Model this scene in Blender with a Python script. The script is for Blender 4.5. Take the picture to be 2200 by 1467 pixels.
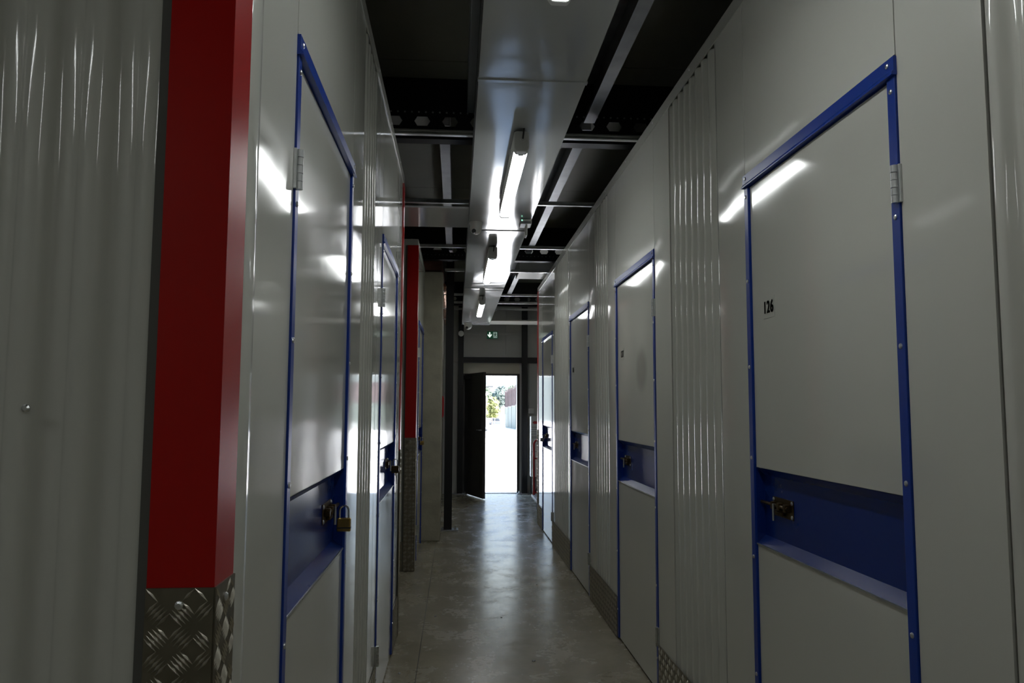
import bpy, bmesh, math, random
from mathutils import Vector, Matrix, noise
random.seed(7)
for o in list(bpy.data.objects): bpy.data.objects.remove(o)
scene = bpy.context.scene
COL = scene.collection
PI = math.pi

# ------------------------------------------------------------------ camera
HC = 1.325
def camera():
    pitch, yaw, roll = math.radians(4.952), math.radians(4.125), math.radians(0.22)
    F = Vector((math.sin(yaw)*math.cos(pitch), math.cos(yaw)*math.cos(pitch), math.sin(pitch)))
    r = Vector((math.cos(yaw), -math.sin(yaw), 0)); u = r.cross(F)
    r2 = math.cos(roll)*r + math.sin(roll)*u; u2 = -math.sin(roll)*r + math.cos(roll)*u
    cd = bpy.data.cameras.new('camera'); cd.sensor_width = 36.0; cd.lens = 36.0*1650/2200
    cd.clip_start = 0.02; cd.clip_end = 3000
    c = bpy.data.objects.new('camera', cd); COL.objects.link(c)
    c.matrix_world = Matrix(((r2.x, u2.x, -F.x, 0), (r2.y, u2.y, -F.y, 0), (r2.z, u2.z, -F.z, HC), (0, 0, 0, 1)))
    scene.camera = c
camera()

# ------------------------------------------------------------------ world, sun, exposure
LAMP = 17.5
def world():
    w = bpy.data.worlds.new('sky'); scene.world = w; w.use_nodes = True
    nt = w.node_tree; nt.nodes.clear()
    out = nt.nodes.new('ShaderNodeOutputWorld'); bg = nt.nodes.new('ShaderNodeBackground')
    sky = nt.nodes.new('ShaderNodeTexSky'); sky.sky_type = 'NISHITA'; sky.sun_disc = False
    sky.sun_elevation = math.radians(52); sky.sun_rotation = math.radians(98); sky.dust_density = 2.0
    bg.inputs[1].default_value = 2.2
    nt.links.new(sky.outputs[0], bg.inputs[0]); nt.links.new(bg.outputs[0], out.inputs[0])
    sd = bpy.data.lights.new('sun', 'SUN'); sd.energy = 54.0; sd.angle = math.radians(0.6); sd.color = (1, .97, .92)
    s = bpy.data.objects.new('sun', sd); COL.objects.link(s); s.location = (40, 16, 38)
    d = Vector((-0.72, -0.10, -0.69)).normalized()     # from the right, grazing the end wall
    s.rotation_euler = d.to_track_quat('-Z', 'Y').to_euler()
world()
vs = scene.view_settings
scene.display_settings.display_device = 'sRGB'
vs.view_transform = 'Standard'; vs.look = 'None'; vs.gamma = 1.0; vs.use_curve_mapping = False; vs.exposure = 0.0

# ------------------------------------------------------------------ materials
MATS = {}
def mat(name, col, rough=.5, metal=0., var=.0, vscale=3., rvar=0., rscale=4., bump=0., bscale=40., emit=None, estr=0., spec=.5, coat=0., col2=None, stretch=None, detail=4.):
    m = bpy.data.materials.new(name); m.use_nodes = True; MATS[name] = m
    nt = m.node_tree; b = nt.nodes['Principled BSDF']
    b.inputs['Roughness'].default_value = rough; b.inputs['Metallic'].default_value = metal
    b.inputs['Specular IOR Level'].default_value = spec
    b.inputs['Coat Weight'].default_value = coat; b.inputs['Coat Roughness'].default_value = .05
    b.inputs['Base Color'].default_value = (*col, 1)
    tc = nt.nodes.new('ShaderNodeTexCoord'); src = tc.outputs['Object']
    if stretch:
        mp = nt.nodes.new('ShaderNodeMapping'); mp.inputs['Scale'].default_value = stretch
        nt.links.new(src, mp.inputs[0]); src = mp.outputs[0]
    if var or col2:
        n = nt.nodes.new('ShaderNodeTexNoise'); n.inputs['Scale'].default_value = vscale; n.inputs['Detail'].default_value = detail
        nt.links.new(src, n.inputs['Vector'])
        r = nt.nodes.new('ShaderNodeValToRGB')
        r.color_ramp.elements[0].position = .3; r.color_ramp.elements[1].position = .7
        c2 = col2 if col2 else tuple(min(1, c*(1+var)) for c in col)
        c1 = col if col2 else tuple(c*(1-var) for c in col)
        r.color_ramp.elements[0].color = (*c1, 1); r.color_ramp.elements[1].color = (*c2, 1)
        nt.links.new(n.outputs['Fac'], r.inputs[0]); nt.links.new(r.outputs[0], b.inputs['Base Color'])
    if rvar:
        n = nt.nodes.new('ShaderNodeTexNoise'); n.inputs['Scale'].default_value = rscale; n.inputs['Detail'].default_value = 5
        nt.links.new(src, n.inputs['Vector'])
        mr = nt.nodes.new('ShaderNodeMapRange'); mr.inputs[1].default_value = .3; mr.inputs[2].default_value = .7
        mr.inputs[3].default_value = max(.02, rough-rvar); mr.inputs[4].default_value = rough+rvar
        nt.links.new(n.outputs['Fac'], mr.inputs[0]); nt.links.new(mr.outputs[0], b.inputs['Roughness'])
    if bump:
        n = nt.nodes.new('ShaderNodeTexNoise'); n.inputs['Scale'].default_value = bscale; n.inputs['Detail'].default_value = 5
        nt.links.new(src, n.inputs['Vector'])
        bp = nt.nodes.new('ShaderNodeBump'); bp.inputs['Strength'].default_value = bump; bp.inputs['Distance'].default_value = .01
        nt.links.new(n.outputs['Fac'], bp.inputs['Height']); nt.links.new(bp.outputs[0], b.inputs['Normal'])
    if emit:
        b.inputs['Emission Color'].default_value = (*emit, 1); b.inputs['Emission Strength'].default_value = estr
    return m

mat('white_paint', (.60, .605, .555), .085, var=.02, vscale=1.5, rvar=.02, rscale=6, spec=.55)
mat('trim_white', (.52, .52, .48), .25)
mat('backing', (.10, .10, .09), .7)
mat('red_paint', (.42, .004, .003), .30, var=.04, spec=.35)
mat('blue_paint', (.003, .024, .185), .24, var=.04, rvar=.04, spec=.45)
mat('blue_frame', (.004, .038, .30), .32, var=.04)
mat('tread_alu', (.26, .235, .185), .40, 1., var=.12, vscale=18, rvar=.08, rscale=30)
mat('tread_bar', (.55, .52, .45), .30, 1.)
mat('zinc', (.62, .64, .64), .35, 1., var=.08, vscale=25)
mat('steel_dull', (.33, .34, .36), .42, .9, var=.12, vscale=9)
mat('rivet', (.7, .71, .72), .28, 1.)
mat('brass', (.58, .38, .10), .30, 1., var=.08, vscale=60)
mat('chrome', (.75, .75, .76), .14, 1.)
mat('bronze', (.10, .065, .025), .36, .85, var=.2, vscale=70)
mat('black_part', (.012, .012, .012), .4)
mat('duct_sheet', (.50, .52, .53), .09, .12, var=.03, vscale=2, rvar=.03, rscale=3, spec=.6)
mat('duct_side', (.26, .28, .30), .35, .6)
mat('lamp_body', (.62, .63, .62), .45)
mat('lamp_clip', (.55, .56, .55), .3)
mat('lamp_lens', (.9, .9, .9), .4, emit=(.97, 1, .985), estr=LAMP)
mat('dark_steel', (.012, .014, .018), .42, .2, var=.15, vscale=8)
mat('column_black', (.006, .0065, .009), .45, var=.2, vscale=6)
mat('deck', (.22, .22, .18), .55, var=.08, vscale=2)
mat('concrete_col', (.38, .36, .28), .75, var=.16, vscale=5, bump=.3, bscale=30)
mat('plaster', (.58, .54, .45), .8, var=.05, vscale=4, bump=.2, bscale=60)
mat('panel_grey', (.50, .51, .49), .45, var=.03, vscale=3)
mat('panel_beige', (.55, .53, .43), .5)
mat('door_brown', (.030, .027, .022), .38, var=.1)
mat('white_plastic', (.72, .73, .72), .4)
mat('led_green', (.1, .9, .5), .4, emit=(.35, 1, .7), estr=2)
mat('sign_green', (.004, .085, .035), .4, emit=(.0, .10, .04), estr=.15)
mat('sign_white', (.8, .85, .8), .4, emit=(.9, 1, .93), estr=.9)
mat('sign_pale', (.5, .6, .55), .4, emit=(.7, .95, .85), estr=.22)
mat('ink', (.012, .012, .012), .5)
mat('paper', (.72, .73, .74), .6)
mat('paper_red', (.45, .03, .04), .6)
mat('paper_grey', (.35, .36, .38), .6)
mat('red_tube', (.30, .008, .012), .3)
mat('rust_duct', (.17, .07, .045), .55, var=.25, vscale=9)
mat('copper_foil', (.42, .22, .13), .3, .8, bump=.8, bscale=35)
mat('rubber', (.02, .02, .02), .7)
mat('cart_deck', (.40, .42, .44), .5)
mat('yard', (.64, .63, .60), .9, var=.06, vscale=.3)
mat('container_green', (.075, .085, .066), .55, var=.06, vscale=.7)
mat('container_brown', (.060, .034, .030), .6, var=.2, vscale=1.2)
mat('lamp_post', (.03, .027, .025), .6)
mat('leaf_yellow', (.115, .125, .035), .7, var=.25, vscale=.8)
mat('leaf_green', (.030, .050, .026), .7, var=.3, vscale=.6)
mat('leaf_dark', (.018, .034, .028), .7, var=.3, vscale=.6)
mat('bark', (.12, .09, .07), .9, var=.2, vscale=3)
mat('hillside', (.026, .036, .036), .95, col2=(.046, .054, .050), vscale=.06, detail=8)
mat('white_roof', (.75, .75, .73), .7)
mat('car_paint', (.06, .065, .09), .3)
mat('car_glass', (.03, .04, .05), .1)

# soft-edged darker round spot on one door panel: its own material
def spot_mat():
    m = MATS['white_paint'].copy(); m.name = 'white_paint_spotted'; MATS['white_paint_spotted'] = m
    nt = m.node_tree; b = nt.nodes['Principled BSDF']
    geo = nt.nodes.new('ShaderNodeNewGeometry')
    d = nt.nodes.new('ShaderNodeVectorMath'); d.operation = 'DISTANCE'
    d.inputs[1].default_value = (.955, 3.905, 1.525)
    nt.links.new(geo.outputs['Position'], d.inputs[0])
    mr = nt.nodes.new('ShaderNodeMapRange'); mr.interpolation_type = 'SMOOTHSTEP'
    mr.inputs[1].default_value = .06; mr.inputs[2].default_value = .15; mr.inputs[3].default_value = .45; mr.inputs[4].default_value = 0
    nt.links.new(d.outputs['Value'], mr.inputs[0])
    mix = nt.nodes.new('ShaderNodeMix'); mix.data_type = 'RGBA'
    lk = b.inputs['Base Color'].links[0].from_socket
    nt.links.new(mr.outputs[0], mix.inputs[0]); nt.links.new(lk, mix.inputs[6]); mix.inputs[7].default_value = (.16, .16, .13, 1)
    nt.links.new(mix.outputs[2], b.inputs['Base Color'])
spot_mat()

def floor_mat():
    m = bpy.data.materials.new('polished_concrete'); m.use_nodes = True; MATS['polished_concrete'] = m
    nt = m.node_tree; b = nt.nodes['Principled BSDF']
    geo = nt.nodes.new('ShaderNodeNewGeometry')
    def nz(scale, detail=6, dist=0., vec=(1, 1, 1), rough=.55):
        mp = nt.nodes.new('ShaderNodeMapping'); mp.inputs['Scale'].default_value = vec
        nt.links.new(geo.outputs['Position'], mp.inputs[0])
        n = nt.nodes.new('ShaderNodeTexNoise'); n.inputs['Scale'].default_value = scale; n.inputs['Detail'].default_value = detail
        n.inputs['Distortion'].default_value = dist; n.inputs['Roughness'].default_value = rough
        nt.links.new(mp.outputs[0], n.inputs['Vector']); return n.outputs['Fac']
    def ramp(fac, p0, c0, p1, c1):
        r = nt.nodes.new('ShaderNodeValToRGB'); r.color_ramp.elements[0].position = p0; r.color_ramp.elements[1].position = p1
        r.color_ramp.elements[0].color = (*c0, 1); r.color_ramp.elements[1].color = (*c1, 1)
        nt.links.new(fac, r.inputs[0]); return r.outputs[0]
    a = ramp(nz(1.3, 4, .2), .30, (.30, .272, .195), .70, (.395, .368, .29))
    c = ramp(nz(7, 10, .1, rough=.68), .22, (.60, .57, .51), .76, (1.18, 1.18, 1.18))
    mx = nt.nodes.new('ShaderNodeMix'); mx.data_type = 'RGBA'; mx.blend_type = 'MULTIPLY'; mx.inputs[0].default_value = .75
    nt.links.new(a, mx.inputs[6]); nt.links.new(c, mx.inputs[7]); nt.links.new(mx.outputs[2], b.inputs['Base Color'])
    r1 = ramp(nz(4.2, 9, .25, (1, .8, 1), .62), .27, (.13,)*3, .75, (.37,)*3)
    r2 = ramp(nz(34, 7, .2), .3, (.82,)*3, .7, (1.15,)*3)
    mr = nt.nodes.new('ShaderNodeMix'); mr.data_type = 'RGBA'; mr.blend_type = 'MULTIPLY'; mr.inputs[0].default_value = 1
    nt.links.new(r1, mr.inputs[6]); nt.links.new(r2, mr.inputs[7]); nt.links.new(mr.outputs[2], b.inputs['Roughness'])
    bp = nt.nodes.new('ShaderNodeBump'); bp.inputs['Strength'].default_value = .05; bp.inputs['Distance'].default_value = .01
    nt.links.new(nz(9, 8, .2), bp.inputs['Height']); nt.links.new(bp.outputs[0], b.inputs['Normal'])
    b.inputs['Specular IOR Level'].default_value = .85
floor_mat()

# ------------------------------------------------------------------ builders
def wloc(o):
    v = Vector((0, 0, 0))
    while o: v = v + o.location; o = o.parent
    return v
def tag(o, label=None, cat=None, group=None, kind=None):
    if label: o['label'] = label
    if cat: o['category'] = cat
    if group: o['group'] = group
    if kind: o['kind'] = kind
    return o
def empty(name, loc, label=None, cat=None, group=None, kind=None, parent=None):
    o = bpy.data.objects.new(name, None); COL.objects.link(o); o.empty_display_size = .1
    o.location = Vector(loc) - (wloc(parent) if parent else Vector((0, 0, 0))); o.parent = parent
    return tag(o, label, cat, group, kind)
def IDT(x, y, z): return Vector((x, y, z))

class MB:
    def __init__(s, T=IDT): s.v = []; s.f = []; s.T = T
    def P(s, *p): s.v.append(s.T(*p)); return len(s.v)-1
    def face(s, *idx): s.f.append(tuple(idx))
    def quad(s, a, b, c, d): i = [s.P(*p) for p in (a, b, c, d)]; s.f.append(tuple(i)); return s
    def poly(s, pts): s.f.append(tuple(s.P(*p) for p in pts)); return s
    def box(s, x0, x1, y0, y1, z0, z1):
        i = [s.P(x, y, z) for z in (z0, z1) for y in (y0, y1) for x in (x0, x1)]
        for q in ((0, 2, 3, 1), (4, 5, 7, 6), (0, 1, 5, 4), (2, 6, 7, 3), (0, 4, 6, 2), (1, 3, 7, 5)): s.f.append(tuple(i[k] for k in q))
        return s
    def prism(s, pts, axis, a, b):
        """extrude 2D polygon pts along axis 0/1/2 between a and b"""
        def mk(p, t):
            q = [0, 0, 0]; q[axis] = t; o = [k for k in range(3) if k != axis]; q[o[0]] = p[0]; q[o[1]] = p[1]; return q
        A = [s.P(*mk(p, a)) for p in pts]; B = [s.P(*mk(p, b)) for p in pts]; n = len(pts)
        s.f.append(tuple(reversed(A))); s.f.append(tuple(B))
        for k in range(n): s.f.append((A[k], A[(k+1) % n], B[(k+1) % n], B[k]))
        return s
    def cyl(s, p, q, r, n=12, r2=None):
        p = s.T(*p); q = s.T(*q); d = (q-p).normalized(); r2 = r if r2 is None else r2
        a = d.orthogonal().normalized(); b = d.cross(a)
        A = []; B = []
        for k in range(n):
            t = 2*PI*k/n; w = a*math.cos(t)+b*math.sin(t)
            s.v.append(p+w*r); A.append(len(s.v)-1); s.v.append(q+w*r2); B.append(len(s.v)-1)
        s.f.append(tuple(reversed(A))); s.f.append(tuple(B))
        for k in range(n): s.f.append((A[k], A[(k+1) % n], B[(k+1) % n], B[k]))
        return s
    def tube(s, pts, r, n=10):
        pts = [s.T(*p) for p in pts]; rings = []; up = None
        for k, p in enumerate(pts):
            d = (pts[min(k+1, len(pts)-1)]-pts[max(k-1, 0)]).normalized()
            if up is None: up = d.orthogonal().normalized()
            a = (up - d*up.dot(d)).normalized(); up = a; b = d.cross(a); ring = []
            for j in range(n):
                t = 2*PI*j/n; s.v.append(p+(a*math.cos(t)+b*math.sin(t))*r); ring.append(len(s.v)-1)
            rings.append(ring)
        for k in range(len(rings)-1):
            for j in range(n): s.f.append((rings[k][j], rings[k][(j+1) % n], rings[k+1][(j+1) % n], rings[k+1][j]))
        s.f.append(tuple(reversed(rings[0]))); s.f.append(tuple(rings[-1])); return s
    def lathe(s, c, prof, n=24, axis='z'):
        """prof: list of (radius, height) along axis from centre c (already local coords -> T)"""
        rings = []
        for r, h in prof:
            ring = []
            for k in range(n):
                t = 2*PI*k/n; a, b = r*math.cos(t), r*math.sin(t)
                q = (c[0]+a, c[1]+b, c[2]+h) if axis == 'z' else ((c[0]+a, c[1]+h, c[2]+b) if axis == 'y' else (c[0]+h, c[1]+a, c[2]+b))
                ring.append(s.P(*q))
            rings.append(ring)
        for k in range(len(rings)-1):
            for j in range(n): s.f.append((rings[k][j], rings[k][(j+1) % n], rings[k+1][(j+1) % n], rings[k+1][j]))
        s.f.append(tuple(rings[0])); s.f.append(tuple(rings[-1])); return s
    def build(s, name, m, parent=None, smooth=False, bevel=0, origin=None, kind=None, label=None, cat=None, group=None, angle=40):
        if origin is None:
            xs = [p.x for p in s.v]; ys = [p.y for p in s.v]; zs = [p.z for p in s.v]
            origin = Vector(((min(xs)+max(xs))/2, (min(ys)+max(ys))/2, min(zs)))
        origin = Vector(origin)
        me = bpy.data.meshes.new(name); me.from_pydata([tuple(p-origin) for p in s.v], [], s.f)
        bm = bmesh.new(); bm.from_mesh(me); bmesh.ops.recalc_face_normals(bm, faces=bm.faces); bm.to_mesh(me); bm.free()
        me.materials.append(MATS[m])
        o = bpy.data.objects.new(name, me); COL.objects.link(o)
        o.location = origin - (wloc(parent) if parent else Vector((0, 0, 0))); o.parent = parent
        if smooth:
            me.shade_smooth()
            me.set_sharp_from_angle(angle=math.radians(angle))
        if bevel:
            bv = o.modifiers.new('bevel', 'BEVEL'); bv.width = bevel; bv.segments = 2; bv.limit_method = 'ANGLE'
        return tag(o, label, cat, group, kind)

XR, XL, ZT = .95, -.335, 2.74
def TR(u, v, n): return Vector((XR-n, u, v))                 # right wall: u along the corridor, n into it
def TL(u, v, n): return Vector((XL+n, u, v))                 # left wall
def TF(y0):                                                  # a face that looks back at the camera; u runs along X
    return lambda u, v, n: Vector((u, y0-n, v))

def flat_panel(T, u0, u1, v0, v1, parent, name='flat_panel', n0=0., amp=.0012, m='white_paint', seed=0., bow=.0):
    g = .002; u0 += g; u1 -= g
    nu = max(2, int((u1-u0)/.07)); nv = max(2, int((v1-v0)/.09))
    s = MB(T); idx = {}
    for i in range(nu+1):
        for j in range(nv+1):
            a = i/nu; b = j/nv; u = u0+(u1-u0)*a; v = v0+(v1-v0)*b
            w = noise.noise(Vector((u*2.2+seed, v*1.1, seed*3.1)))*amp*min(1, 8*min(a, 1-a, b, 1-b)+.25)
            w += bow*4*a*(1-a)
            idx[i, j] = s.P(u, v, n0+w)
    for i in range(nu):
        for j in range(nv): s.face(idx[i, j], idx[i+1, j], idx[i+1, j+1], idx[i, j+1])
    # folded edges
    edge = [(i, 0) for i in range(nu)]+[(nu, j) for j in range(nv)]+[(i, nv) for i in range(nu, 0, -1)]+[(0, j) for j in range(nv, 0, -1)]
    back = {}
    for (i, j) in edge: back[i, j] = s.P(u0+(u1-u0)*i/nu, v0+(v1-v0)*j/nv, n0-.012)
    for k in range(len(edge)):
        a, b = edge[k], edge[(k+1) % len(edge)]; s.face(idx[b], idx[a], back[a], back[b])
    return s.build(name, m, parent, smooth=True, angle=50)

def corr_panel(T, u0, u1, v0, v1, parent, pitch=.08, depth=.02, name='corrugated_panel', phase=0., sharp=1.5):
    s = MB(T); n = max(8, int((u1-u0)/pitch*16)); A = []; B = []
    for i in range(n+1):
        u = u0+(u1-u0)*i/n; c = math.cos(2*PI*((u-u0)/pitch+phase)); w = -depth/2+depth/2*math.tanh(sharp*c)/math.tanh(sharp)
        A.append(s.P(u, v0, w-.001)); B.append(s.P(u, v1, w-.001))
    for i in range(n): s.face(A[i], A[i+1], B[i+1], B[i])
    return s.build(name, 'white_paint', parent, smooth=True, angle=80)

def tread(T, u0, u1, v0, v1, n, parent, name='kick_plate', clip=.006):
    pl = MB(T).box(u0, u1, v0, v1, n-.004, n).build(name, 'tread_alu', parent)
    s = MB(T); c = .033; L = .0150; w = .0024; h = .0019
    nu = int((u1-u0)/c)+2; nv = int((v1-v0)/c)+2
    for i in range(-1, nu):
        for j in range(-1, nv):
            cu = u0+(i+.5)*c; cv = v0+(j+.5)*c
            sg = 1 if (i+j) % 2 else -1; dx, dy = math.cos(PI/4), sg*math.sin(PI/4); px, py = -dy, dx
            for k in range(-2, 3):
                l = L*(1-.06*abs(k)); ox = cu+px*k*.0056; oy = cv+py*k*.0056
                if not (u0+clip < ox < u1-clip and v0+clip < oy < v1-clip): continue
                e = [(ox-dx*l, oy-dy*l), (ox+px*w, oy+py*w), (ox+dx*l, oy+dy*l), (ox-px*w, oy-py*w)]
                e = [(min(max(a, u0), u1), min(max(b, v0), v1)) for a, b in e]
                i0 = [s.P(a, b, n) for a, b in e]; t = s.P(ox-dx*l*.4, oy-dy*l*.4, n+h); t2 = s.P(ox+dx*l*.4, oy+dy*l*.4, n+h)
                s.face(i0[0], i0[1], t); s.face(i0[1], i0[2], t2); s.face(i0[1], t2, t)
                s.face(i0[2], i0[3], t2); s.face(i0[3], i0[0], t); s.face(i0[3], t, t2)
    s.build('tread_bars', 'tread_bar', pl, kind='stuff')
    return pl

RIV = {}
def rivet(T, u, v, n, parent):
    d = T(0, 0, 1)-T(0, 0, 0); key = tuple(round(x) for x in d)
    if key not in RIV:
        a = d.orthogonal().normalized(); b = d.cross(a); vs_ = []; fs = []
        for r, h in ((.0062, 0), (.0058, .0018), (.0032, .0032)):
            for k in range(10):
                t = 2*PI*k/10; vs_.append(tuple((a*math.cos(t)+b*math.sin(t))*r+d*h))
        for q in range(2):
            for k in range(10): fs.append((q*10+k, q*10+(k+1) % 10, q*10+10+(k+1) % 10, q*10+10+k))
        fs.append(tuple(range(20, 30)))
        me = bpy.data.meshes.new('rivet'); me.from_pydata(vs_, [], fs); me.materials.append(MATS['rivet']); RIV[key] = me
    o = bpy.data.objects.new('rivet', RIV[key]); COL.objects.link(o)
    o.parent = parent; o.location = T(u, v, n)-wloc(parent); return o

def text_mesh(body, size, M, name, m, parent, xs=1., off=0., extrude=.0003):
    cu = bpy.data.curves.new('t', 'FONT'); cu.body = body; cu.size = size; cu.extrude = extrude; cu.space_character = 1.14; cu.align_x = 'CENTER'; cu.align_y = 'CENTER'
    o = bpy.data.objects.new('t', cu); COL.objects.link(o)
    dg = bpy.context.evaluated_depsgraph_get(); me = bpy.data.meshes.new_from_object(o.evaluated_get(dg))
    bpy.data.objects.remove(o); me.name = name
    if off:                                   # embolden: shifted copies of the glyphs in one mesh
        vv = [v.co.copy() for v in me.vertices]; ff = [tuple(p.vertices) for p in me.polygons]; V = []; Fc = []
        for ox in (-1, -.5, 0, .5, 1):
            for oy in (-.5, 0, .5):
                b0 = len(V); V += [(v.x+ox*off, v.y+oy*off, v.z) for v in vv]; Fc += [tuple(i+b0 for i in f_) for f_ in ff]
        me = bpy.data.meshes.new(name); me.from_pydata(V, [], Fc)
    R = M.to_3x3() @ Matrix.Diagonal((xs, 1, 1)); me.transform(R.to_4x4())
    me.materials.clear(); me.materials.append(MATS[m])
    q = bpy.data.objects.new(name, me); COL.objects.link(q); q.parent = parent; q.location = M.to_translation()-wloc(parent); return q

# ------------------------------------------------------------------ floor, ceiling, shell
Y0, YE = -3.2, 12.10          # back wall, end wall
fl = empty('floor', (0, 4, -.12), kind='structure', label='polished grey concrete floor of the storage corridor', cat='floor')
MB().box(-.183, 3.4, Y0, 12.26, -.12, 0).build('slab', 'polished_concrete', fl)
MB().box(-3.4, -.187, Y0, 12.26, -.12, 0).build('slab', 'polished_concrete', fl)
MB().box(-.187, -.183, Y0, 12.26, -.12, -.006).build('joint_filler', 'ink', fl)

ZC = 3.18
ce = empty('ceiling', (0, 4, ZC), kind='structure', label='dark deck panels above the steel joists', cat='ceiling')
k = Y0
while k < YE:
    e = min(k+1.195, YE+.1); MB().box(-3.4, 3.4, k, e, ZC, ZC+.08).build('deck_panel', 'deck', ce); k += 1.2
MB().box(-3.4, 3.4, Y0, YE+.15, ZC+.08, ZC+.14).build('deck_top', 'backing', ce)

MB().box(-3.5, 3.5, Y0-.1, Y0, 0, ZC+.14).build('wall_back', 'panel_grey', kind='structure', label='plain grey wall closing the corridor behind', cat='wall')
MB().box(-3.5, -3.4, Y0-.1, YE+.16, 0, ZC+.14).build('wall_outer_left', 'panel_grey', kind='structure', label='plain grey outer wall left of the units', cat='wall')
MB().box(3.4, 3.5, Y0-.1, YE+.16, 0, ZC+.14).build('wall_outer_right', 'panel_grey', kind='structure', label='plain grey outer wall right of the units', cat='wall')

# ------------------------------------------------------------------ storage doors
def padlock(T, u, v, n, label, keys=False, body='brass'):
    p = empty('padlock', T(u, v-.05, n), label, 'padlock', 'padlocks on the storage doors')
    T0 = T; T = lambda a, b_, c: T0(u+(c-n), b_, n+(a-u))      # hangs square to the door
    b = MB(T).box(u-.020, u+.020, v-.047, v-.008, n-.009, n+.009).build('body', body, p, bevel=.003)
    MB(T).box(u-.0205, u+.0205, v-.038, v-.034, n-.0095, n+.0095).build('band', 'ink', b)
    pts = [(u-.013, v-.012, n), (u-.013, v+.012, n)]+[(u-.013*math.cos(t*PI/8), v+.014+.013*math.sin(t*PI/8), n) for t in range(9)]+[(u+.013, v+.012, n), (u+.013, v-.012, n)]
    MB(T).tube(pts, .003, 8).build('shackle', 'chrome', p, smooth=True)
    if keys:
        MB(T).cyl((u, v-.045, n), (u, v-.06, n), .002, 6).build('key_stem', 'bronze', p)
        R = [(u+.004, v-.065+.011*math.sin(t*PI/6), n+.02+.011*math.cos(t*PI/6)) for t in range(13)]
        MB(T).tube(R, .001, 6).build('key_ring', 'black_part', p, smooth=True)
        for q, (dn, dv) in enumerate(((.02, -.045), (.034, -.05), (.008, -.04))):
            ke = MB(T).box(u+.002+.002*q, u+.004+.002*q, v-.066, v-.046, n+.02+dn*.4-.009, n+.02+dn*.4+.009)
            ke.prism([(v-.064, n+.02+dn*.4-.003), (v-.064, n+.02+dn*.4+.003), (v-.062+dv, n+.02+dn+.003), (v-.062+dv, n+.02+dn-.002)], 0, u+.002+.002*q, u+.004+.002*q)
            ke.build('key', 'black_part', p)
    return p

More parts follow.
